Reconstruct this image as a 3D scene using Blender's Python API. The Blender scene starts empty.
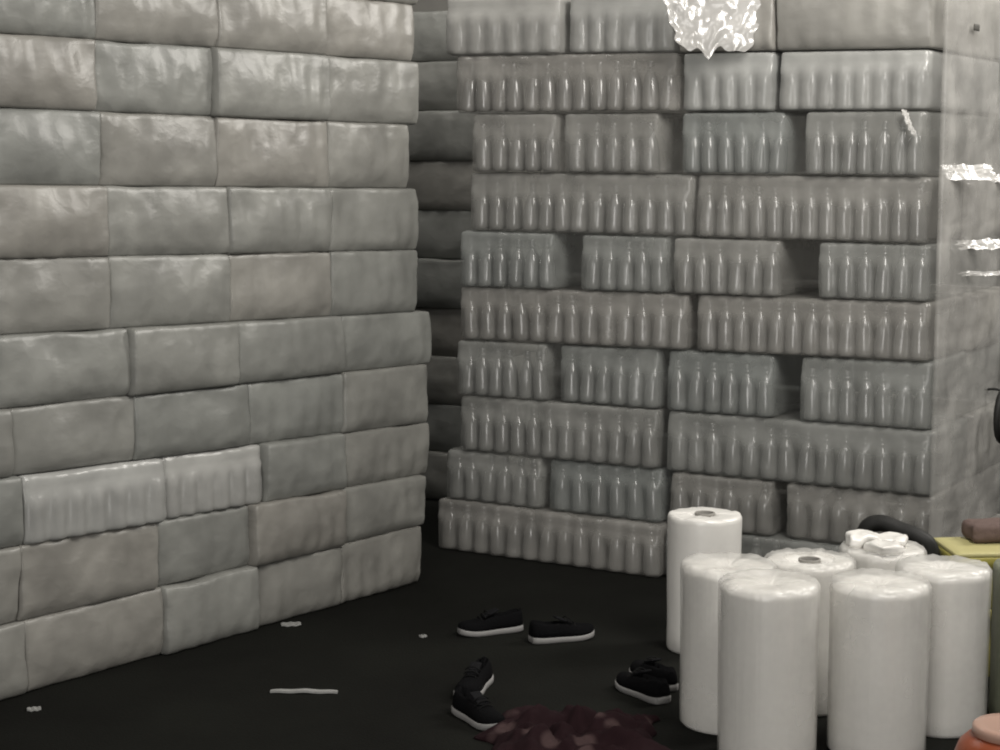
import bpy, bmesh, math, random
from mathutils import Vector, Matrix, noise

sc = bpy.context.scene
COL = sc.collection
PI = math.pi

# ------------------------------------------------------------------ camera, world, lights, exposure
F, CAM_H = 1800.0, 2.0                       # focal length in pixels, camera height
PITCH = math.atan(215.0 / F)
cam_d = bpy.data.cameras.new('camera'); cam = bpy.data.objects.new('camera', cam_d); COL.objects.link(cam)
cam_d.sensor_width = 36.0; cam_d.lens = 36.0 * F / 1000.0; cam_d.clip_end = 200
cam.location = (0, 0, CAM_H); cam.rotation_euler = (PI / 2 - PITCH, 0, 0)
sc.camera = cam

world = bpy.data.worlds.new('world'); sc.world = world; world.use_nodes = True
bg = world.node_tree.nodes['Background']
bg.inputs[0].default_value = (1.0, 0.98, 0.94, 1); bg.inputs[1].default_value = 0.11

def area(name, loc, target, sx, sy, power, col=(1, .96, .9)):
    d = bpy.data.lights.new(name, 'AREA'); d.shape = 'RECTANGLE'; d.size = sx; d.size_y = sy
    d.energy = power; d.color = col
    o = bpy.data.objects.new(name, d); COL.objects.link(o); o.location = loc
    o.rotation_euler = (Vector(target) - Vector(loc)).to_track_quat('-Z', 'Y').to_euler()
    return o
area('daylight_doorway', (-1.7, -1.6, 2.2), (0.4, 8, 1.5), 3.0, 4.3, 195, (1, .97, .93))
area('overhead_light', (2.0, 4.9, 4.3), (1.0, 7.9, 1.9), 1.2, 1.8, 150, (1, .96, .9))
area('overhead_light', (5.2, 8.6, 4.6), (2.1, 8.6, 1.6), 1.4, 2.4, 210, (1, .96, .9))  # added unseen fill, brightens the wrapped side of the right stack
area('overhead_light', (-1.0, 9.3, 4.6), (-.3, 10.4, 1.4), .9, 1.6, 30, (1, .96, .9))  # added unseen fill over the gap, lifts the column behind it
area('overhead_light', (-2.0, 3.2, 6.2), (-1.2, 7.2, 1.8), 1.2, 2.4, 36, (1, .96, .9))

vs = sc.view_settings
sc.display_settings.display_device = 'sRGB'
vs.view_transform = 'Standard'; vs.look = 'None'; vs.gamma = 1.0; vs.use_curve_mapping = False; vs.exposure = 0.13
sc.cycles.transparent_max_bounces = 12
sc.cycles.max_bounces = 8
sc.cycles.filter_width = 2.0

# ------------------------------------------------------------------ pixel -> place
CP, SP = math.cos(PITCH), math.sin(PITCH)
def ray(px, py):
    a, b = (px - 500.0) / F, (375.0 - py) / F
    return Vector((a, CP + b * SP, -SP + b * CP))
def ground(px, py, z=0.0):
    d = ray(px, py); t = (z - CAM_H) / d.z
    return Vector((0, 0, CAM_H)) + d * t
def on_plane(px, py, P, n):
    d = ray(px, py); o = Vector((0, 0, CAM_H))
    return o + d * ((P - o).dot(n) / d.dot(n))

# ------------------------------------------------------------------ materials
def nt(name):
    m = bpy.data.materials.new(name); m.use_nodes = True
    t = m.node_tree; return m, t, t.nodes, t.links, t.nodes['Principled BSDF']
def N(nodes, kind, **kw):
    n = nodes.new(kind)
    for k, v in kw.items(): setattr(n, k, v)
    return n
def setin(n, **kw):
    for k, v in kw.items(): n.inputs[k.replace('_', ' ')].default_value = v

def plain(name, col, rough=.5, spec=.5, bump=0, scale=60, vary=.0, coat=0):
    m, t, nd, lk, p = nt(name)
    p.inputs['Base Color'].default_value = (*col, 1); p.inputs['Roughness'].default_value = rough
    p.inputs['Specular IOR Level'].default_value = spec; p.inputs['Coat Weight'].default_value = coat
    if bump or vary:
        tc = N(nd, 'ShaderNodeTexCoord'); nz = N(nd, 'ShaderNodeTexNoise'); setin(nz, Scale=scale, Detail=5.0)
        lk.new(tc.outputs['Object'], nz.inputs['Vector'])
        if bump:
            b = N(nd, 'ShaderNodeBump'); setin(b, Strength=bump, Distance=.01)
            lk.new(nz.outputs['Fac'], b.inputs['Height']); lk.new(b.outputs[0], p.inputs['Normal'])
        if vary:
            r = N(nd, 'ShaderNodeMapRange'); setin(r, To_Min=1 - vary, To_Max=1 + vary)
            lk.new(nz.outputs['Fac'], r.inputs[0])
            mx = N(nd, 'ShaderNodeMix', data_type='RGBA', blend_type='MULTIPLY'); mx.inputs[0].default_value = 1
            mx.inputs[6].default_value = (*col, 1); lk.new(r.outputs[0], mx.inputs[7]); lk.new(mx.outputs[2], p.inputs['Base Color'])
    return m

def film_mat(name, cola, colb, opac, rough, bump=.35, scale=(9, 9, 22), opac_var=.15, spec=.5, top=0.0, crumple=0.0):
    """crinkled plastic film: pale sheet that lets part of the light straight through"""
    m, t, nd, lk, p = nt(name)
    oi = N(nd, 'ShaderNodeObjectInfo'); tc = N(nd, 'ShaderNodeTexCoord')
    add = N(nd, 'ShaderNodeVectorMath', operation='ADD'); mul = N(nd, 'ShaderNodeVectorMath', operation='SCALE')
    lk.new(oi.outputs['Location'], mul.inputs[0]); mul.inputs['Scale'].default_value = 3.7
    lk.new(tc.outputs['Object'], add.inputs[0]); lk.new(mul.outputs[0], add.inputs[1])
    mp = N(nd, 'ShaderNodeMapping'); mp.inputs['Scale'].default_value = scale; lk.new(add.outputs[0], mp.inputs[0])
    nz = N(nd, 'ShaderNodeTexNoise'); setin(nz, Scale=1.0, Detail=4.0, Roughness=.5, Distortion=.15); lk.new(mp.outputs[0], nz.inputs['Vector'])
    n2 = N(nd, 'ShaderNodeTexNoise'); setin(n2, Scale=5.0, Detail=3.0); lk.new(add.outputs[0], n2.inputs['Vector'])
    b = N(nd, 'ShaderNodeBump'); setin(b, Strength=bump, Distance=.03); lk.new(nz.outputs['Fac'], b.inputs['Height'])
    if crumple:                                         # hard little creases and whiter doubled-up patches
        vo = N(nd, 'ShaderNodeTexVoronoi', feature='F1'); setin(vo, Scale=9.0, Randomness=1.0)
        dv = N(nd, 'ShaderNodeVectorMath', operation='SCALE'); dv.inputs['Scale'].default_value = .12
        va = N(nd, 'ShaderNodeVectorMath', operation='ADD'); lk.new(nz.outputs['Color'], dv.inputs[0]); lk.new(add.outputs[0], va.inputs[0]); lk.new(dv.outputs[0], va.inputs[1])
        lk.new(va.outputs[0], vo.inputs['Vector'])
        b2 = N(nd, 'ShaderNodeBump'); setin(b2, Strength=crumple, Distance=.02); lk.new(vo.outputs['Distance'], b2.inputs['Height']); lk.new(b.outputs[0], b2.inputs['Normal']); b = b2
    lk.new(b.outputs[0], p.inputs['Normal'])
    mx = N(nd, 'ShaderNodeMix', data_type='RGBA'); mx.inputs[6].default_value = (*cola, 1); mx.inputs[7].default_value = (*colb, 1)
    lk.new(oi.outputs['Random'], mx.inputs[0])
    if crumple:
        wv = N(nd, 'ShaderNodeMapRange'); setin(wv, From_Min=.3, From_Max=.7, To_Min=.86, To_Max=1.16); lk.new(n2.outputs['Fac'], wv.inputs[0])
        mm = N(nd, 'ShaderNodeMix', data_type='RGBA', blend_type='MULTIPLY'); mm.inputs[0].default_value = 1
        lk.new(mx.outputs[2], mm.inputs[6]); lk.new(wv.outputs[0], mm.inputs[7]); mx = mm
    lk.new(mx.outputs[2], p.inputs['Base Color'])
    p.inputs['Roughness'].default_value = rough; p.inputs['Specular IOR Level'].default_value = spec
    mr = N(nd, 'ShaderNodeMapRange'); setin(mr, From_Min=.3, From_Max=.7, To_Min=max(0, opac - opac_var), To_Max=min(1, opac + opac_var))
    lk.new(n2.outputs['Fac'], mr.inputs[0])
    if top:                                             # film gathered double over the bottle necks
        sx = N(nd, 'ShaderNodeSeparateXYZ'); lk.new(tc.outputs['Object'], sx.inputs[0])
        tz = N(nd, 'ShaderNodeMapRange', interpolation_type='SMOOTHSTEP'); setin(tz, From_Min=.13, From_Max=.20, To_Min=0.0, To_Max=top); lk.new(sx.outputs['Z'], tz.inputs[0])
        sm = N(nd, 'ShaderNodeMath', operation='ADD', use_clamp=True); lk.new(mr.outputs[0], sm.inputs[0]); lk.new(tz.outputs[0], sm.inputs[1]); mr = sm
    tr = N(nd, 'ShaderNodeBsdfTransparent'); ms = N(nd, 'ShaderNodeMixShader')
    lk.new(mr.outputs[0], ms.inputs[0]); lk.new(tr.outputs[0], ms.inputs[1]); lk.new(p.outputs[0], ms.inputs[2])
    lk.new(ms.outputs[0], nd['Material Output'].inputs['Surface'])
    return m

M = {}
M['milky_lit'] = film_mat('milky_lit_film', (.33, .318, .292), (.31, .312, .294), .95, .32, .12, (6, 6, 9), .04, crumple=.15)  # lighter copy of the milky film; right stack's stronger light put into colour
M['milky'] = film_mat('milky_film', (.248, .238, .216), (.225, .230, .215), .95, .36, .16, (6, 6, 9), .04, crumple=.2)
M['clear'] = film_mat('clear_film', (.38, .365, .338), (.33, .348, .335), .40, .2, .12, (10, 10, 8), .12, top=.13)
M['clear_milky'] = film_mat('cloudy_film', (.42, .41, .385), (.40, .405, .39), .70, .24, .16, (8, 8, 10), .12, top=.2)
M['stretch'] = film_mat('stretch_film', (.50, .49, .465), (.50, .49, .465), .45, .16, .2, (3, 3, 9), .2)
M['shiny'] = film_mat('shiny_film', (.56, .55, .53), (.56, .55, .53), .8, .2, .1, (14, 14, 14), .25, 1.0)
M['roll'] = plain('film_roll_white', (.74, .725, .69), .3, .8, .05, 30, .03)
M['roll_dark'] = plain('film_roll_olive', (.17, .18, .13), .4, .5, .12, 30, .05)
M['wrap'] = film_mat('wrap_film', (.76, .745, .71), (.74, .73, .70), .42, .30, .3, (15, 15, .9), .15, 1.0)
M['bottle'] = plain('bottle_plastic', (.13, .13, .125), .2, 1.0, 0)
M['bottle'].node_tree.nodes['Principled BSDF'].inputs['Coat Weight'].default_value = 1.0
M['bottle'].node_tree.nodes['Principled BSDF'].inputs['Coat Roughness'].default_value = .13
M['core'] = plain('cardboard_core', (.26, .25, .23), .8, .2, .2, 50, .1)
M['floor'] = None
M['black_cloth'] = plain('black_fabric', (.0045, .0045, .005), .9, .06, .5, 180)
M['sole'] = plain('white_rubber', (.24, .235, .23), .6, .3, .1, 90, .15)
M['lining'] = plain('grey_lining', (.010, .010, .011), .9, .08)
M['lace'] = plain('dark_lace', (.010, .010, .010), .9, .08)
M['rubber'] = plain('black_rubber', (.012, .012, .011), .6, .3, .1, 60)
M['yellow'] = plain('yellow_plastic', (.34, .305, .075), .42, .4, .08, 30, .08)
M['yellow_lid'] = plain('pale_yellow_plastic', (.44, .405, .19), .42, .4, .08, 30, .08)
M['brown'] = plain('brown_sacking', (.12, .085, .075), .85, .2, .5, 40, .2)
M['orange'] = plain('orange_plastic', (.23, .05, .016), .32, .5, .05, 30, .1)
M['lid_highlight'] = plain('pink_highlight_plastic', (.42, .27, .21), .22, .5)  # highlight on the drum top put into the lid colour
M['paper'] = plain('white_strip', (.30, .30, .29), .6, .3, .2, 40, .1)
M['tag'] = plain('dark_tag', (.07, .068, .06), .6, .3)

def floor_mat():
    m, t, nd, lk, p = nt('dark_floor')
    tc = N(nd, 'ShaderNodeTexCoord')
    a = N(nd, 'ShaderNodeTexNoise'); setin(a, Scale=1.3, Detail=6.0, Roughness=.6); lk.new(tc.outputs['Object'], a.inputs['Vector'])
    c = N(nd, 'ShaderNodeValToRGB'); c.color_ramp.elements[0].position = .35; c.color_ramp.elements[1].position = .7
    c.color_ramp.elements[0].color = (.008, .008, .007, 1); c.color_ramp.elements[1].color = (.012, .0125, .0105, 1)
    lk.new(a.outputs['Fac'], c.inputs[0]); lk.new(c.outputs[0], p.inputs['Base Color'])
    b = N(nd, 'ShaderNodeTexNoise'); setin(b, Scale=90.0, Detail=4.0); lk.new(tc.outputs['Object'], b.inputs['Vector'])
    bp = N(nd, 'ShaderNodeBump'); setin(bp, Strength=.3, Distance=.01); lk.new(b.outputs['Fac'], bp.inputs['Height']); lk.new(bp.outputs[0], p.inputs['Normal'])
    p.inputs['Roughness'].default_value = .8; p.inputs['Specular IOR Level'].default_value = .06
    return m
M['floor'] = floor_mat()
M['wall'] = plain('concrete_wall', (.20, .195, .18), .85, .2, .3, 8, .15)

def cloth_mat():
    m, t, nd, lk, p = nt('maroon_cloth')
    tc = N(nd, 'ShaderNodeTexCoord'); v = N(nd, 'ShaderNodeTexVoronoi'); setin(v, Scale=7.0, Randomness=1.0)
    lk.new(tc.outputs['Object'], v.inputs['Vector'])
    c = N(nd, 'ShaderNodeValToRGB'); e = c.color_ramp.elements
    e[0].position = .22; e[0].color = (.055, .034, .034, 1); e[1].position = .34; e[1].color = (.013, .0045, .006, 1)
    lk.new(v.outputs['Distance'], c.inputs[0]); lk.new(c.outputs[0], p.inputs['Base Color'])
    p.inputs['Roughness'].default_value = .9; p.inputs['Specular IOR Level'].default_value = .15
    return m
M['maroon'] = cloth_mat()

# ------------------------------------------------------------------ builders
def link_mesh(name, verts, faces, mat, parent=None, smooth=True):
    me = bpy.data.meshes.new(name); me.from_pydata([tuple(v) for v in verts], [], faces); me.update()
    bm = bmesh.new(); bm.from_mesh(me); bmesh.ops.recalc_face_normals(bm, faces=bm.faces[:]); bm.to_mesh(me); bm.free()
    if mat: me.materials.append(mat)
    if smooth: me.polygons.foreach_set('use_smooth', [True] * len(me.polygons))
    o = bpy.data.objects.new(name, me); COL.objects.link(o)
    if parent: o.parent = parent
    return o
def tag(o, label, cat, group=None, kind=None):
    if label: o['label'] = label
    if cat: o['category'] = cat
    if group: o['group'] = group
    if kind: o['kind'] = kind
    return o
def thing(name, label, cat, loc, rz=0, group=None):
    o = bpy.data.objects.new(name, None); COL.objects.link(o); o.empty_display_size = .05
    o.location = loc; o.rotation_euler = (0, 0, rz)
    return tag(o, label, cat, group)

def lathe(profile, seg, fn=None):
    """profile of (r, z); closes onto the axis where r == 0"""
    V, Fc, rings = [], [], []
    for k, (r, z) in enumerate(profile):
        if r < 1e-6: rings.append([len(V)]); V.append(Vector((0, 0, z)))
        else:
            rg = []
            for i in range(seg):
                a = 2 * PI * i / seg; p = Vector((r * math.cos(a), r * math.sin(a), z))
                if fn: p = fn(p, a, k)
                rg.append(len(V)); V.append(p)
            rings.append(rg)
    for A, B in zip(rings, rings[1:]):
        if len(A) == 1 and len(B) == 1: continue
        for i in range(seg):
            j = (i + 1) % seg
            if len(A) == 1: Fc.append((A[0], B[j], B[i]))
            elif len(B) == 1: Fc.append((A[i], A[j], B[0]))
            else: Fc.append((A[i], A[j], B[j], B[i]))
    return V, Fc

def tube(points, rad, seg=10, sub=6, closed=False):
    pts = [Vector(p) for p in points]; P = []
    n = len(pts); rng = n if closed else n - 1
    def g(i): return pts[i % n] if closed else pts[max(0, min(n - 1, i))]
    for i in range(rng):
        for k in range(sub):
            t = k / sub; a, b, c, d = g(i - 1), g(i), g(i + 1), g(i + 2)
            P.append(.5 * ((2 * b) + (c - a) * t + (2 * a - 5 * b + 4 * c - d) * t * t + (3 * b - a - 3 * c + d) * t ** 3))
    if not closed: P.append(pts[-1])
    V, Fc = [], []; m = len(P); up = Vector((.13, .21, .97))
    for i, p in enumerate(P):
        tn = ((P[(i + 1) % m] if closed or i < m - 1 else p) - (P[i - 1] if closed or i > 0 else p)).normalized()
        u = tn.cross(up).normalized(); w = u.cross(tn)
        r = rad(i / max(1, m - 1)) if callable(rad) else rad
        for s in range(seg):
            a = 2 * PI * s / seg; V.append(p + (u * math.cos(a) + w * math.sin(a)) * r)
    for i in range(m if closed else m - 1):
        for s in range(seg):
            a, b = i * seg, ((i + 1) % m) * seg; q = (s + 1) % seg
            Fc.append((a + s, a + q, b + q, b + s))
    if not closed: Fc.append(tuple(range(seg))[::-1]); Fc.append(tuple((m - 1) * seg + s for s in range(seg)))
    return V, Fc

def shell_grid(xs, ys, zs):
    """surface of a box sampled at xs, ys, zs in -1..1: index triples and quads"""
    idx, pts, faces = {}, [], []
    nx, ny, nz = len(xs) - 1, len(ys) - 1, len(zs) - 1
    def vid(i, j, k):
        if (i, j, k) not in idx: idx[(i, j, k)] = len(pts); pts.append((xs[i], ys[j], zs[k]))
        return idx[(i, j, k)]
    for i in range(nx):
        for k in range(nz):
            for j, f in ((0, 0), (ny, 1)):
                q = [vid(i, j, k), vid(i + 1, j, k), vid(i + 1, j, k + 1), vid(i, j, k + 1)]; faces.append(tuple(q[::-1] if f else q))
    for i in range(nx):
        for j in range(ny):
            for k, f in ((0, 1), (nz, 0)):
                q = [vid(i, j, k), vid(i + 1, j, k), vid(i + 1, j + 1, k), vid(i, j + 1, k)]; faces.append(tuple(q[::-1] if f else q))
    for j in range(ny):
        for k in range(nz):
            for i, f in ((0, 1), (nx, 0)):
                q = [vid(i, j, k), vid(i, j + 1, k), vid(i, j + 1, k + 1), vid(i, j, k + 1)]; faces.append(tuple(q[::-1] if f else q))
    return pts, faces
def samples(n):
    out = []
    for i in range(n + 1):
        t = 2 * i / n - 1; out.append(.45 * t + .55 * math.sin(t * PI / 2))
    return out
def rounded(p, h, r):
    q = Vector([max(-h[i] + r, min(h[i] - r, p[i])) for i in range(3)]); d = p - q
    if d.length < 1e-9: return p, Vector((0, 0, 0))
    d.normalize(); return q + d * r, d

def rbox(name, size, r, mat, parent=None, loc=(0, 0, 0), n=6, rot=None, amp=0, freq=6, seed=0):
    h = Vector(size) / 2; P, Fc = shell_grid(samples(n), samples(n), samples(n)); V = []
    for u in P:
        p, d = rounded(Vector((u[0] * h.x, u[1] * h.y, u[2] * h.z)), h, r)
        if amp: p += d * amp * noise.noise(p * freq + Vector((seed, seed * 1.7, 0)))
        if rot: p = rot @ p
        V.append(p + Vector(loc))
    return link_mesh(name, V, Fc, mat, parent)

# ------------------------------------------------------------------ the setting
def sheet(name, corners, mat):
    o = link_mesh(name, corners, [(0, 1, 2, 3)], mat, smooth=False); o['kind'] = 'structure'; return o
sheet('floor', [(-9, -5, 0), (9, -5, 0), (9, 13, 0), (-9, 13, 0)], M['floor'])
wb = rbox('wall_back', (18, .2, 6.5), .01, M['wall'], None, (0, 13.0, 3.25), 2); wb['kind'] = 'structure'

# ------------------------------------------------------------------ packs of bottles
P0, P1 = ground(0, 703), ground(420, 583)          # foot of the stack on the left
Q0, Q1 = ground(440, 548), ground(930, 611)        # foot of the stack on the right
class Face:
    def __init__(s, a, b):
        s.a = Vector((a.x, a.y, 0)); d = Vector((b.x - a.x, b.y - a.y, 0)); s.L = d.length; s.d = d.normalized()
        s.inn = Vector((-s.d.y, s.d.x, 0)); s.rz = math.atan2(s.d.y, s.d.x)
    def hit(s, px, py):
        p = on_plane(px, py, s.a, s.inn); return (p - s.a).dot(s.d), p.z
    def at(s, t, z, dep=0): return s.a + s.d * t + s.inn * dep + Vector((0, 0, z))
LEFT, RIGHT = Face(P0, P1), Face(Q0, Q1)
SIDE = Face(RIGHT.at(RIGHT.L, 0), RIGHT.at(RIGHT.L, 0) + RIGHT.inn)     # return face past the corner

BR, BH = .043, .236
prof = [(0, .004), (.030, 0), (.039, .004), (BR, .013), (BR, .036), (.0426, .056), (.0419, .074), (.0409, .092), (.0395, .110), (.0376, .126), (.0350, .140), (.0310, .154), (.025, .170),
        (.0165, .186), (.0145, .196), (.019, .199), (.019, .203), (.0155, .205), (.0165, .209), (.0165, .231), (.0145, BH), (0, BH)]
Vb, Fb = lathe(prof, 18)
bottle0 = link_mesh('bottle', Vb, Fb, M['bottle']); bottle_mesh = bottle0.data
bpy.data.objects.remove(bottle0)

rnd = random.Random(7)
def make_pack(face, s0, s1, zb, zt, label, group, style='milky', depth=.56, out=0.0, n=0, tilt=0.0, seed=0, sidebottles=False):
    """zb, zt: functions of s giving the lower and upper edge; out: how far it stands proud of the face"""
    W = s1 - s0; sm = (s0 + s1) / 2; base = zb(sm)
    root = thing('bottle_pack', label, 'bottle pack', face.at(sm, base, -out), face.rz + tilt, group)
    lean = rnd.uniform(-.02, .02)
    H = zt(sm) - base
    h = Vector((W / 2 + (.003 if style == 'milky' else -.003), depth / 2, H / 2 - .001)); r = .012 if style == 'milky' else .022
    nx = n * 6 if n else 44
    xs = [2 * i / nx - 1 for i in range(nx + 1)] if n else samples(nx)
    if n:
        e = .5 / nx; xs = [-1, -1 + e] + xs[1:-1] + [1 - e, 1]
    P, Fc = shell_grid(xs, samples(10), samples(14))
    pitch = (W - .02) / n if n else 1; V = []; so = Vector((seed * 3.1, seed * 1.3, seed * 2.2))
    a1, a2 = (.014, .004) if style == 'milky' else (.009, .004)
    for u in P:
        p, d = rounded(Vector((u[0] * h.x, u[1] * h.y, u[2] * h.z)), h, r)
        nse = a1 * noise.noise(p * 5 + so) + a2 * noise.noise(p * 17 + so) + a2 * .6 * (1 - abs(noise.noise(p * 11 + so)) * 2)
        zr = (p.z + h.z) / (2 * h.z)
        off = Vector((d.x * min(nse, .002), d.y * nse, 0))
        if d.y < -.2 and style == 'milky':           # slack film: a bulge in the middle, hollow near the upper edge
            off.y -= .016 * (1 - abs(u[0]) ** 3) * math.sin(PI * min(1, zr * 1.15)) * -d.y
            rp = W / max(4, round(W / .1)); ph = p.x / rp + seed * .37
            fade = max(0, min(1, .35 + 1.3 * noise.noise(Vector((p.x * 2.5, p.z * 4, seed * 1.9)))))
            off.y += .009 * fade * abs(math.sin(PI * ph)) ** 2 * (1 if zr < .7 else .3)
            off.y += .006 * max(0, zr - .88) * 8 + .014 * max(0, .15 - zr) * 6.6
        if d.y < -.2 and n:
            c = (p.x + W / 2 - .01) / pitch; ee = (c - math.floor(c) - .5) * pitch
            val = min(BR - math.sqrt(max(0, BR * BR - ee * ee)), .02)
            body = 1 if zr < .56 else max(.12, 1 - (zr - .56) / .14)
            rec = 0 if zr < .55 else min(.020, (zr - .55) * .085)
            off.y += val * .8 * body + rec
        p = p + off; s = p.x
        p.y += depth / 2
        zz = zr; lo = zb(sm + s) - base; hi = zt(sm + s) - base + (.003 if style == 'milky' else -.002)
        p.z = lo + (hi - lo) * zz; p.x += lean * (p.z - H / 2)
        if style == 'milky': p.z += min(0, .010 * noise.noise(Vector((s * 4, 1, seed)))) * zz ** 3; p.x += .008 * (2 * zz - 1) * noise.noise(Vector((seed, u[0] * .7, 2)))
        V.append(p)
    link_mesh('film_bag', V, Fc, M[{'milky': 'milky' if face is LEFT or face.a.y > 10 else 'milky_lit', 'clear': 'clear', 'cloudy': 'clear_milky'}[style]], root)
    if n:
        for i in range(n):
            x = -W / 2 + .01 + pitch * (i + .5)
            b = bpy.data.objects.new('bottle', bottle_mesh); COL.objects.link(b); b.parent = root
            lo = zb(sm + x) - base
            b.location = (x + rnd.uniform(-.003, .003), BR + .012 + rnd.uniform(0, .006), lo + .008)
            b.rotation_euler = (rnd.uniform(-.05, .03), rnd.uniform(-.06, .06), 0)
            sc_ = min(1.0, (H - .016) / BH); b.scale = (min(1, pitch / .088), min(1, pitch / .088), sc_)
    return root

ORD = ['bottom', 'second', 'third', 'fourth', 'fifth', 'sixth', 'seventh', 'eighth', 'ninth', 'tenth', 'eleventh']
CNT = ['first', 'second', 'third', 'fourth', 'fifth', 'sixth', 'seventh']
def rowname(i): return 'bottom row' if i == 0 else ORD[i] + ' row up'

# ---- stack on the left: rows from the floor up, (y at x=0, y at x=420) of the upper edge, and the seams in x
yl = [703, 628, 550, 479, 410, 336, 259, 185, 107, 33, -42]
yr = [583, 526, 476, 424, 365, 312, 250, 189, 125, 62, 5]
zl = [LEFT.hit(0, y)[1] for y in yl]; zr_ = [LEFT.hit(420, y)[1] for y in yr]; zl[0] = zr_[0] = 0
zl.append(zl[-1] + .28); zr_.append(zr_[-1] + .285)
seams = [(-60, 28, 165, 256, 341, 422), (-80, 22, 158, 252, 341, 424), (-90, 22, 165, 266, 346, 430), (-100, 12, 136, 251, 345, 428), (-10, 130, 236, 343, 431),
         (-10, 112, 232, 333, 418), (-15, 108, 230, 331, 418), (-20, 101, 218, 330, 411), (-25, 95, 213, 326, 420), (-25, 95, 216, 323, 415), (-25, 95, 216, 323, 418)]
bottles_left = {(2, 1): 7, (2, 2): 6, (2, 3): 0}
proud = {(2, 1): .03, (7, 2): .0, (8, 2): .03, (1, 3): .035, (4, 1): .03, (0, 2): .02, (9, 2): .02}
k = 0
for i, xs in enumerate(seams):
    f0 = lambda s, i=i: zl[i] + (zr_[i] - zl[i]) * s / LEFT.L
    f1 = lambda s, i=i: zl[i + 1] + (zr_[i + 1] - zl[i + 1]) * s / LEFT.L
    ym = (yl[i] + (yl[i + 1] if i + 1 < len(yl) else yl[i] - 75)) / 2; ye = (yr[i] + (yr[i + 1] if i + 1 < len(yr) else yr[i] - 57)) / 2
    ss = [LEFT.hit(x, ym + (ye - ym) * x / 420)[0] for x in xs]
    m = len(ss) - 1
    for j in range(m):
        if i == 10 and j < 2: continue
        k += 1; nb = bottles_left.get((i, j), 0)
        pos = m - j
        lab = '%s wrapped bottle pack, left stack, %s, %s from the dark gap' % ('cloudy ribbed' if nb else 'milky smooth', rowname(i), CNT[pos - 1])
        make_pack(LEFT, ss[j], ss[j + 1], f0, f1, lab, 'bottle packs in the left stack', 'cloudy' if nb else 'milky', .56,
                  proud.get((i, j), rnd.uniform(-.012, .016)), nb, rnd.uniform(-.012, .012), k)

# ---- stack on the right
yq = [548, 500, 450, 395, 340, 287, 230, 172, 113, 55, -4]
yc = [611, 557, 498, 432, 363, 303, 245, 177, 110, 48, -20]
z0 = [RIGHT.hit(458, y)[1] for y in yq]; z1 = [RIGHT.hit(930, y)[1] for y in yc]; z0[0] = z1[0] = 0
rows = [  # (x from, x to, style, bottles)
    [(438, 664, 'clear', 13), (667, 932, 'clear', 13)],
    [(444, 541, 'clear', 6), (546, 661, 'clear', 6), (668, 772, 'clear', 6), (782, 932, 'clear', 7)],
    [(458, 657, 'clear', 12), (664, 932, 'clear', 14)],
    [(455, 546, 'clear', 6), (556, 657, 'clear', 6), (664, 772, 'clear', 6), (797, 930, 'clear', 7)],
    [(457, 686, 'clear', 13), (694, 928, 'clear', 13)],
    [(457, 553, 'clear', 6), (578, 666, 'clear', 5), (671, 779, 'clear', 6), (815, 928, 'clear', 6)],
    [(466, 690, 'clear', 13), (693, 926, 'clear', 13)],
    [(470, 556, 'clear', 5), (562, 658, 'clear', 5), (679, 784, 'clear', 6), (803, 924, 'clear', 7)],
    [(454, 676, 'clear', 13), (680, 772, 'cloudy', 5), (776, 928, 'cloudy', 8)],
    [(444, 560, 'cloudy', 6), (566, 672, 'cloudy', 6), (677, 772, 'milky', 0), (776, 930, 'milky', 0)],
]
for i, row in enumerate(rows):
    f0 = lambda s, i=i: z0[i] + (z1[i] - z0[i]) * s / RIGHT.L
    f1 = lambda s, i=i: z0[i + 1] + (z1[i + 1] - z0[i + 1]) * s / RIGHT.L
    for j, (xa, xb, st, nb) in enumerate(row):
        k += 1
        def mid(x): return (yq[i] + yq[i + 1]) / 2 + ((yc[i] + yc[i + 1]) / 2 - (yq[i] + yq[i + 1]) / 2) * (x - 458) / 472
        sa, sb = RIGHT.hit(xa, mid(xa))[0], RIGHT.hit(xb, mid(xb))[0]
        corner = j == len(row) - 1
        longp = xb - xa > 190
        word = {'clear': 'clear', 'cloudy': 'cloudy', 'milky': 'milky'}[st]
        lab = '%s %s bottle pack, right stack, %s, %s from the dark gap' % ('long' if longp else 'short', word, rowname(i), CNT[j])
        make_pack(RIGHT, sa, sb, f0, f1, lab, 'bottle packs in the right stack', st, .58 if longp else 1.15,
                  .05 if i == 0 else rnd.uniform(-.012, .012), nb, -.03 if (i == 0 and j == 0) else 0, k)
        if corner and longp:
            k += 1
            make_pack(SIDE, .60, 1.16, lambda s: z1[i], lambda s: z1[i + 1], 'milky bottle pack behind the long pack, right stack return side, %s' % rowname(i),
                      'bottle packs in the right stack', 'milky', .9, 0, 0, 0, k)

# ---- shadowed column glimpsed in the gap
GAP = Face(Vector((-.86, 10.7, 0)), Vector((.10, 10.3, 0)))
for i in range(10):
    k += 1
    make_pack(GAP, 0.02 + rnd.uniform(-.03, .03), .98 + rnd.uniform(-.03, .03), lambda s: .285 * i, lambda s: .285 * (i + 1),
              'shadowed bottle pack glimpsed in the dark gap between stacks, %s' % rowname(i), 'bottle packs behind the gap', 'milky', .5, rnd.uniform(-.03, .03), 0, 0, k)

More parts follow.
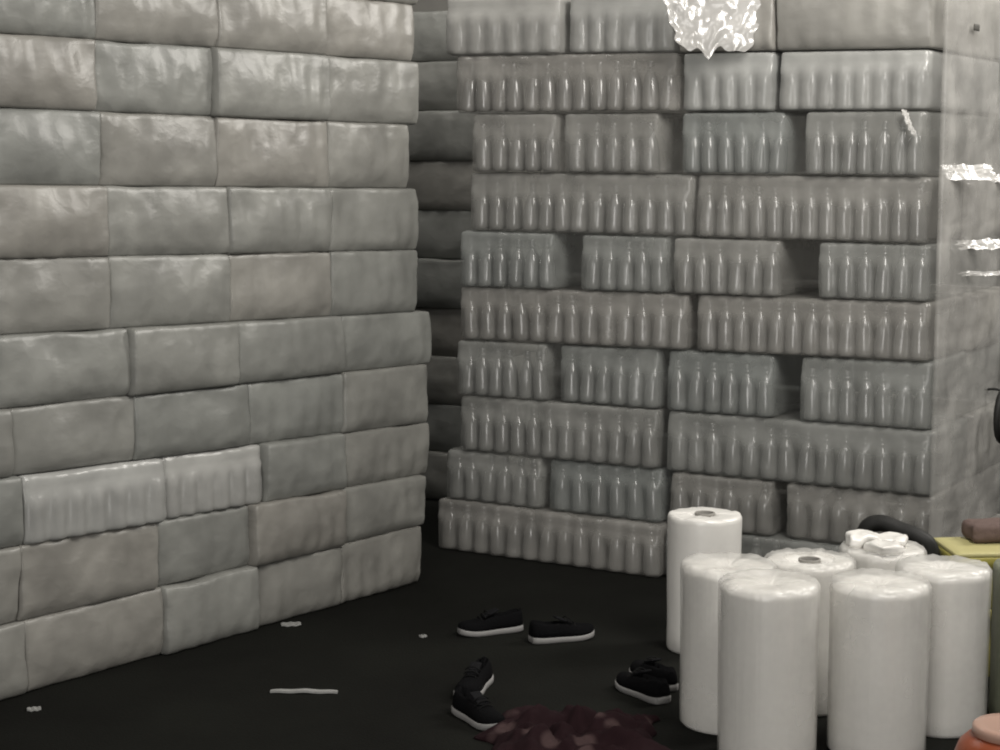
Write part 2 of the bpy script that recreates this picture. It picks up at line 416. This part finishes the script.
# ---- stretch film round the outer corner of the right stack
def film_sheet():
    root = thing('stretch_film', 'crinkled clear stretch film around the outer corner of the right stack', 'plastic film', RIGHT.at(RIGHT.L, 0), RIGHT.rz)
    path = [(-.012, -.012), (-.004, -.020), (.006, -.022), (.018, -.016), (.026, .01)] + [(.028, .05 + .05 * q) for q in range(23)]
    V, Fc = [], []; zs = [.02 + 2.78 * q / 120 for q in range(121)]
    for q, z in enumerate(zs):
        for (x, y) in path:
            w = .011 * noise.noise(Vector((x * 3, y * 3, z * 6))) + .006 * noise.noise(Vector((x * 5, y * 6, z * 24)))
            V.append(Vector((x + (w + .006 if y > -.01 else 0), y - (w * .5 + .004 if y <= -.01 else 0), z)))
    m = len(path)
    for q in range(len(zs) - 1):
        for p in range(m - 1): Fc.append((q * m + p, q * m + p + 1, (q + 1) * m + p + 1, (q + 1) * m + p))
    o = link_mesh('film_wrap', V, Fc, M['stretch'], root)
    s, z = SIDE.hit(965, 28)
    rbox('dark_tag', (.008, .075, .03), .003, M['tag'], root, (.052, s, z), 3)
film_sheet()
def crumple(host, c, ux, nrm, w, h, seed, taper=0, amp=.022, label='added crumpled film shaped to catch glare', fq=4.5):
    """an added scrap of film, tilted to throw back lamp glare, centre c, spanned by ux and its own upward axis"""
    ux = Vector(ux).normalized(); nrm = Vector(nrm).normalized(); uy = nrm.cross(ux) if nrm.cross(ux).z > 0 else ux.cross(nrm)
    NX, NY = 44, 30; V, Fc = [], []; sd = Vector((seed * 3.3, seed, 5.5))
    inv = (Matrix.Translation(host.location) @ Matrix.Rotation(host.rotation_euler.z, 4, 'Z')).inverted()
    for j in range(NY + 1):
        for i in range(NX + 1):
            u, v = 2 * i / NX - 1, 2 * j / NY - 1; q = Vector((u * fq, v * fq * h / w, 0)) + sd
            a = w / 2 * u * (1 + taper * v + .3 * noise.noise(Vector((v * 2.1, seed, 0)))); b = h / 2 * v * (1 + .3 * noise.noise(Vector((u * 2.4, 9, seed))))
            d = amp * noise.noise(q) + amp * .3 * noise.noise(q * 2.2)
            V.append(inv @ (c + ux * a + uy * b + nrm * d))
    for j in range(NY):
        for i in range(NX):
            a = j * (NX + 1) + i; Fc.append((a, a + 1, a + NX + 2, a + NX + 1))
    o = link_mesh('glare_film', V, Fc, M['shiny'], host); o['label'] = label  # added patch, stands in for glare on the wrapping
def find(end): return [o for o in bpy.data.objects if o.get('label', '').endswith(end)][0]
s, z = RIGHT.hit(722, 16)
crumple(find('right stack, tenth row up, third from the dark gap'), RIGHT.at(s, z, -.085), (1, -.05, 0), (.12, -.975, .17), .42, .34, 2, .30, .013, fq=3.8)
wrapper = find('outer corner of the right stack')
for q, (px, py, w, h) in enumerate(((952, 172, .30, .075), (968, 244, .32, .05), (965, 273, .26, .02), (992, 178, .2, .04), (912, 122, .028, .13))):
    if px < 925: s, z = RIGHT.hit(px, py); c = RIGHT.at(s, z, -.045)
    else: s, z = SIDE.hit(px, py); c = SIDE.at(s, z, -.075)
    crumple(wrapper, c, (.85, .52, 0), (.42, -.72, .50), w, h, q + 11, 0, .013, 'added film crease tilted to glint', 2.4)

# ------------------------------------------------------------------ rolls of film
def film_roll(px, D, r, h, label, mat='roll', seed=0, tails=False, wrap=True, capped=False):
    x = (px - 500) / F * (D * CP + (CAM_H - h * .5) * SP)
    t = thing('film_roll', label, 'film roll', (x, D, 0), seed * 1.1, 'rolls of plastic film')
    so = Vector((seed * 5.3, seed * 2.1, seed))
    def fn(p, a, k):
        q = Vector((math.cos(a) * 2.2, math.sin(a) * 2.2, p.z * 1.2)) + so
        s = 1 + .012 * noise.noise(q) + .006 * noise.noise(q * 3)
        return Vector((p.x * s, p.y * s, p.z + (.006 * noise.noise(q * 1.7) if k > 8 else 0)))
    rc = .042
    pr = [(0, 0), (r - .012, 0), (r - .004, .003), (r, .014), (r, .06)] + [(r * (1 - .006 * math.sin(q * 1.3)), .06 + (h - .085) * q / 8) for q in range(1, 9)] + \
         [(r, h - .012), (r - .004, h - .004), (r - .014, h), (r * .72, h - .003), (r * .5, h - .001), (rc + .006, h - .004), (rc, h - .01), (rc, h - .16), (0, h - .16)]
    V, Fc = lathe(pr, 72, fn); link_mesh('film_winding', V, Fc, M[mat], t)
    V, Fc = lathe([(rc - .001, h - .15), (rc - .001, h + .003), (rc - .002, h + .005), (rc - .007, h + .005), (rc - .008, h + .003), (rc - .008, h - .15), (rc - .001, h - .15)], 40)
    link_mesh('core_tube', V, Fc, M['core'], t)
    if capped:
        for nm in [o for o in t.children]: bpy.data.objects.remove(nm)
        V, Fc = lathe(pr[:14] + [(r * .72, h - .002), (r * .4, h - .004), (r * .2, h - .012), (0, h - .014)], 72, fn); link_mesh('film_winding', V, Fc, M[mat], t)
    if capped: pw_end = [(r * .5, h + .004), (r * .3, h + .001), (rc, h - .002), (rc * .6, h - .010), (0, h - .012)]
    else: pw_end = []
    if wrap:                                           # loose outer wrap, folded over the upper rim
        R = r + .005
        def fw(p, a, k):
            q = Vector((math.cos(a) * 3, math.sin(a) * 3, p.z * .5)) + so
            am = (0, .002, .003, .004, .006, .006, .007, .007, .006, .005, .004)[min(k, 10)]
            n1 = noise.noise(q * 1.6); n2 = noise.noise(q * 2.9)
            s = 1 + (am * abs(n1) + am * .6 * abs(n2)) / .16
            return Vector((p.x * s, p.y * s, p.z + (max(0, am * .9 * (n1 + n2 + .5)) if k >= 6 else 0)))
        pw = [(R, .012), (R, .10), (R, .22), (R, h - .20), (R, h - .09), (R + .001, h - .03), (R, h - .006), (R - .010, h + .007), (R - .034, h + .008), (R - .058, h + .006), (R - .075, h + .005)] + pw_end
        V, Fc = lathe(pw, 80, fw); link_mesh('outer_wrap', V, Fc, M['wrap'], t)
    if tails:
        for q, (ox, oy, sx, sy, sz, rz) in enumerate(((-.085, .0, .11, .13, .035, .4), (.075, -.01, .17, .12, .030, -.2), (.01, .08, .12, .10, .05, .1))):
            rbox('film_tail', (sx, sy, sz), min(sz, sx, sy) * .35, M['roll'], t, (ox, oy, h + sz / 2 + .006), 12, Matrix.Rotation(rz - seed * 1.1, 3, 'Z'), .016, 26, q + 3)
    return t
film_roll(704, 7.24, .151, .565, 'tall white film roll standing alone at the rear left, open core on top', seed=1, wrap=False)
film_roll(727, 6.25, .160, .578, 'white film roll standing half behind the frontmost left roll', seed=2, capped=True)
film_roll(768, 5.88, .160, .600, 'frontmost white film roll, left, with shiny crumpled upper rim', seed=3, capped=True)
film_roll(808, 6.47, .160, .545, 'white film roll wedged between the two front rolls, core hole showing', seed=4)
film_roll(878, 5.95, .160, .585, 'broad white front film roll on the right with bright glints on its top edge', seed=5, capped=True)
film_roll(941, 6.22, .158, .575, 'white film roll standing in front of the yellow crate', seed=6, capped=True)
film_roll(881, 6.78, .158, .520, 'rear film roll with crumpled film folded over its top', seed=7, tails=True)
film_roll(1036, 6.32, .158, .565, 'dark olive film roll cut off by the frame edge', 'roll_dark', seed=8, wrap=False)

# ------------------------------------------------------------------ yellow crates, sacking, black hose, ring, orange tub
def crate(name_label, x, y, z, w, d, h, rz, lid=False):
    t = thing('plastic_crate', name_label, 'crate', (x, y, z), rz, 'yellow crates')
    # tub: outer rounded shell with a cavity
    def ring(sx, sy, rr, zz, n=7):
        out = []
        for (cx, cy, a0) in ((1, 1, 0), (-1, 1, 90), (-1, -1, 180), (1, -1, 270)):
            for q in range(n):
                a = math.radians(a0 + 90 * q / (n - 1)); out.append(Vector((cx * (sx - rr) + rr * math.cos(a), cy * (sy - rr) + rr * math.sin(a), zz)))
        return out
    hw, hd = w / 2, d / 2
    lv = [(.90, 0, 0), (.92, 0, .004), (.945, 0, h * .5), (.955, 0, h - .05), (1.0, 0, h - .048), (1.0, 0, h - .006), (.985, 0, h), (.93, 0, h), (.915, 0, h - .006), (.87, 0, .012)]
    V, Fc, rg = [], [], []
    for s, _, zz in lv:
        r = ring(hw * s, hd * s, .06 * s, zz); rg.append(range(len(V), len(V) + len(r))); V += r
    for A, B in zip(rg, rg[1:]):
        n = len(A)
        for i in range(n): Fc.append((A[i], A[(i + 1) % n], B[(i + 1) % n], B[i]))
    Fc.append(tuple(rg[0])[::-1]); Fc.append(tuple(rg[-1]))
    link_mesh('tub', V, Fc, M['yellow'], t)
    rbox('hand_slot', (.12, .006, .016), .0028, M['core'], t, (.03, -hd - .001, h - .027), 3)
    if lid:
        rbox('lid', (w * .985, d * .985, .022), .0105, M['yellow_lid'], t, (0, 0, h + .008), 8)
    for sx in (-.3, 0, .3): rbox('rib', (.02, .012, h * .7), .005, M['yellow'], t, (sx * w, -hd * .955, h * .42), 3)
    return t
crate('yellow plastic crate hidden underneath the upper yellow crate', 1.99, 6.98, 0, .46, .32, .27, .10)
crate('yellow plastic crate with a dark hand slot, behind the film rolls', 1.975, 6.98, .27, .46, .32, .205, .06, True)
sk = rbox('folded_sack', (.46, .15, .075), .025, M['brown'], None, (2.09, 7.06, .534), 12, Matrix.Rotation(.06, 3, 'Z'), .012, 12, 4)
sk.location = (0, 0, 0)
tag(sk, 'brown folded sack lying on the rear of the yellow crate', 'sack')

def pt(px, py, D):                                      # a place at distance D (along y) behind pixel
    d = ray(px, py); return Vector((0, 0, CAM_H)) + d * (D / d.y)
hose = [pt(862, 640, 7.15), pt(862, 560, 7.12), pt(866, 530, 7.10), pt(880, 523, 7.08), pt(900, 530, 7.04), pt(919, 538, 7.0), pt(931, 552, 6.98), pt(932, 600, 6.97), pt(928, 640, 6.95)]
hose[0].z = .03; hose[-1].z = .03
V, Fc = tube(hose, .034, 12, 8)
tag(link_mesh('rubber_hose', V, Fc, M['rubber']), 'thick black rubber hose looping up behind the crumpled film roll', 'hose')

def hang_ring():
    c = on_plane(1003, 416, SIDE.a - SIDE.inn * .11, SIDE.inn)
    t = thing('rubber_ring', 'black rubber ring hung against the wrapped stack, cut by the frame edge', 'ring', c, SIDE.rz)
    pts = [(math.cos(a) * .105, 0, math.sin(a) * .115) for a in [2 * PI * q / 16 for q in range(16)]]
    V, Fc = tube(pts, .017, 12, 4, True); link_mesh('ring_tube', V, Fc, M['rubber'], t)
    V, Fc = tube([(0, .0, .115), (0, .04, .125), (0, .09, .12)], .006, 8, 4); link_mesh('hook', V, Fc, M['rubber'], t)
hang_ring()

def orange_drum():
    t = thing('orange_drum', 'orange plastic drum with highlight painted on its lid at the lower right corner', 'drum', (1.505, 5.12, 0), 0)
    h = .335
    V, Fc = lathe([(0, 0), (.15, 0), (.165, .012), (.172, .06), (.169, h * .5), (.172, h - .13), (.168, h - .08), (.153, h - .040), (.130, h - .018), (.110, h - .012), (.108, h), (0, h)], 56)
    link_mesh('drum_body', V, Fc, M['orange'], t)
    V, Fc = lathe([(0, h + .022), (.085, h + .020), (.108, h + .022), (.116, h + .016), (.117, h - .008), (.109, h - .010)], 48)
    link_mesh('lid', V, Fc, M['lid_highlight'], t)
orange_drum()

# ------------------------------------------------------------------ shoes
def shoe(label, px, py, toe, L=.285, seed=0):
    c = ground(px, py); t = thing('shoe', label, 'shoe', (c.x, c.y, 0), math.atan2(toe[1], toe[0]), 'shoes on the floor')
    st = [(-.5, .022, .060), (-.485, .031, .078), (-.44, .037, .088), (-.36, .040, .086), (-.24, .039, .078), (-.10, .039, .078), (.02, .043, .074), (.14, .048, .062), (.26, .050, .053),
          (.36, .046, .047), (.43, .037, .042), (.475, .025, .035), (.5, .010, .026)]
    def spring(u): return .012 * max(0, (u - .18) / .32) ** 2 + .004 * max(0, (-u - .3) / .2)
    sole_h = lambda u: .022 + .006 * max(0, -u)
    # sole
    V, Fc, rg = [], [], []
    for u, w, _ in st:
        z = spring(u); sh = sole_h(u); w2 = w + .004
        ring = [(-w2 * .9, z), (-w2, z + .005), (-w2, z + sh), (-w2 * .93, z + sh + .002), (w2 * .93, z + sh + .002), (w2, z + sh), (w2, z + .005), (w2 * .9, z)]
        rg.append(range(len(V), len(V) + 8)); V += [Vector((u * L, y, zz)) for y, zz in ring]
    for A, B in zip(rg, rg[1:]):
        for i in range(8): Fc.append((A[i], A[(i + 1) % 8], B[(i + 1) % 8], B[i]))
    Fc += [tuple(rg[0])[::-1], tuple(rg[-1])]
    o = link_mesh('sole', V, Fc, M['sole'], t); o['label'] = 'off-white rubber sole'
    # upper
    V, Fc, rg = [], [], []; n = 15
    for u, w, h in st:
        base = spring(u) + sole_h(u); ring = []
        opening = max(0, min(1, (.06 - u) / .06)) * max(0, min(1, (u + .485) / .03))
        for q in range(n):
            a = PI * q / (n - 1); y = w * math.cos(a) * (1 - .12 * math.sin(a)); z = base + (h - .010) * math.sin(a) ** .75
            if opening and math.sin(a) > .8:
                z -= opening * (h - .02) * min(1, (math.sin(a) - .8) / .08); y *= .95
            ring.append(Vector((u * L, y, z)))
        rg.append(range(len(V), len(V) + n)); V += ring
    for A, B in zip(rg, rg[1:]):
        for i in range(n - 1): Fc.append((A[i], A[i + 1], B[i + 1], B[i]))
        Fc.append((A[n - 1], A[0], B[0], B[n - 1]))
    Fc += [tuple(rg[0])[::-1], tuple(rg[-1])]
    link_mesh('upper', V, Fc, M['black_cloth'], t)
    # tongue and laces
    rbox('tongue', (.075, .044, .010), .0045, M['lining'], t, (0.005 * L, 0, .088), 5, Matrix.Rotation(.38, 3, 'Y'))
    for q in range(3):
        u = .05 + .055 * q; z = .098 - .012 * q
        V, Fc = tube([(u * L, -.030, z - .012), (u * L + .004, -.012, z), (u * L + .004, .012, z), (u * L, .030, z - .012)], .0028, 6, 4)
        link_mesh('lace', V, Fc, M['lace'], t)
    return t
shoe('black shoe with pale sole, farther left of the pair lying end to end', 490, 633, (-.93, -.36))
shoe('black shoe with pale sole, right one of the pair lying end to end', 562, 640, (.93, .36))
shoe('black shoe with pale sole pointing toward the camera left of the maroon cloth', 479, 722, (.52, -.85))
shoe('black shoe pointing away, just behind the shoe beside the maroon cloth', 474, 691, (-.28, -.96))
shoe('black shoe with pale sole beside the white film rolls, right of the cloth', 642, 695, (-.50, .86))
shoe('black shoe half hidden behind another shoe, touching the white film rolls', 653, 683, (-.40, .92))

# ------------------------------------------------------------------ maroon cloth heap and scraps
def cloth_heap():
    c = ground(572, 742); NX, NY = 60, 48; V, Fc = [], []
    for j in range(NY + 1):
        for i in range(NX + 1):
            u, v = 2 * i / NX - 1, 2 * j / NY - 1
            x = .29 * u * (1 + .35 * noise.noise(Vector((v * 2.6, 3.1, u)))); y = .25 * v * (1 + .42 * noise.noise(Vector((u * 2.4, 7.7, v))))
            e = max(0, 1 - max(abs(u), abs(v)) ** 4)
            z = .006 + e * (.040 + .085 * abs(noise.noise(Vector((u * 2.2, v * 2.2, 1.5)))) + .030 * noise.noise(Vector((u * 5, v * 5, 4))) + .012 * noise.noise(Vector((u * 11, v * 11, 9))))
            V.append(Vector((x, y, max(.005, z))))
    top = len(V); V += [Vector((p.x, p.y, .001)) for p in V[:top]]; w = NX + 1
    for j in range(NY):
        for i in range(NX):
            a = j * w + i; Fc.append((a, a + 1, a + 1 + w, a + w)); Fc.append((top + a, top + a + w, top + a + 1 + w, top + a + 1))
    edge = [i for i in range(w)] + [j * w + NX for j in range(1, NY + 1)] + [NY * w + i for i in range(NX - 1, -1, -1)] + [j * w for j in range(NY - 1, 0, -1)]
    for a, b in zip(edge, edge[1:] + edge[:1]): Fc.append((a, top + a, top + b, b))
    o = link_mesh('crumpled_cloth', V, Fc, M['maroon']); o.location = (c.x, c.y, 0)
    tag(o, 'crumpled maroon cloth with dusty pink patches heaped between the shoes', 'cloth')
cloth_heap()
def scrap(name, label, px, py, L, w, rz, h=.006, mat='paper', cat='scrap'):
    c = ground(px, py); NX = 14; V, Fc = [], []
    for i in range(NX + 1):
        u = i / NX - .5; z = .003 + .010 * math.sin(i / NX * PI) * (h / .006 - 1) + .0015 * math.sin(i * 1.1)
        ww = w / 2 * (1 - .35 * abs(2 * u) ** 3)
        V += [Vector((u * L, -ww, z - .002)), Vector((u * L, ww, z - .002)), Vector((u * L, ww, z + h - .002)), Vector((u * L, -ww, z + h - .002))]
    for i in range(NX):
        a = i * 4
        for q in range(4): Fc.append((a + q, a + (q + 1) % 4, a + 4 + (q + 1) % 4, a + 4 + q))
    Fc += [(3, 2, 1, 0), (NX * 4, NX * 4 + 1, NX * 4 + 2, NX * 4 + 3)]
    o = link_mesh(name, V, Fc, M[mat], None, False); o.location = (c.x, c.y, 0); o.rotation_euler = (0, 0, rz)
    tag(o, label, cat)
scrap('plastic_strip', 'narrow white strip lying on the open dark floor', 304, 693, .255, .028, -.04, .008, cat='strip')
scrap('film_scrap', 'small pale scrap on the floor near the lower left corner', 34, 710, .05, .035, .3)
scrap('film_scrap', 'pale flat scrap lying at the foot of the left stack', 291, 625, .085, .05, .2)
scrap('film_scrap', 'tiny pale scrap on the floor between the stack and the shoes', 423, 637, .03, .025, .5)
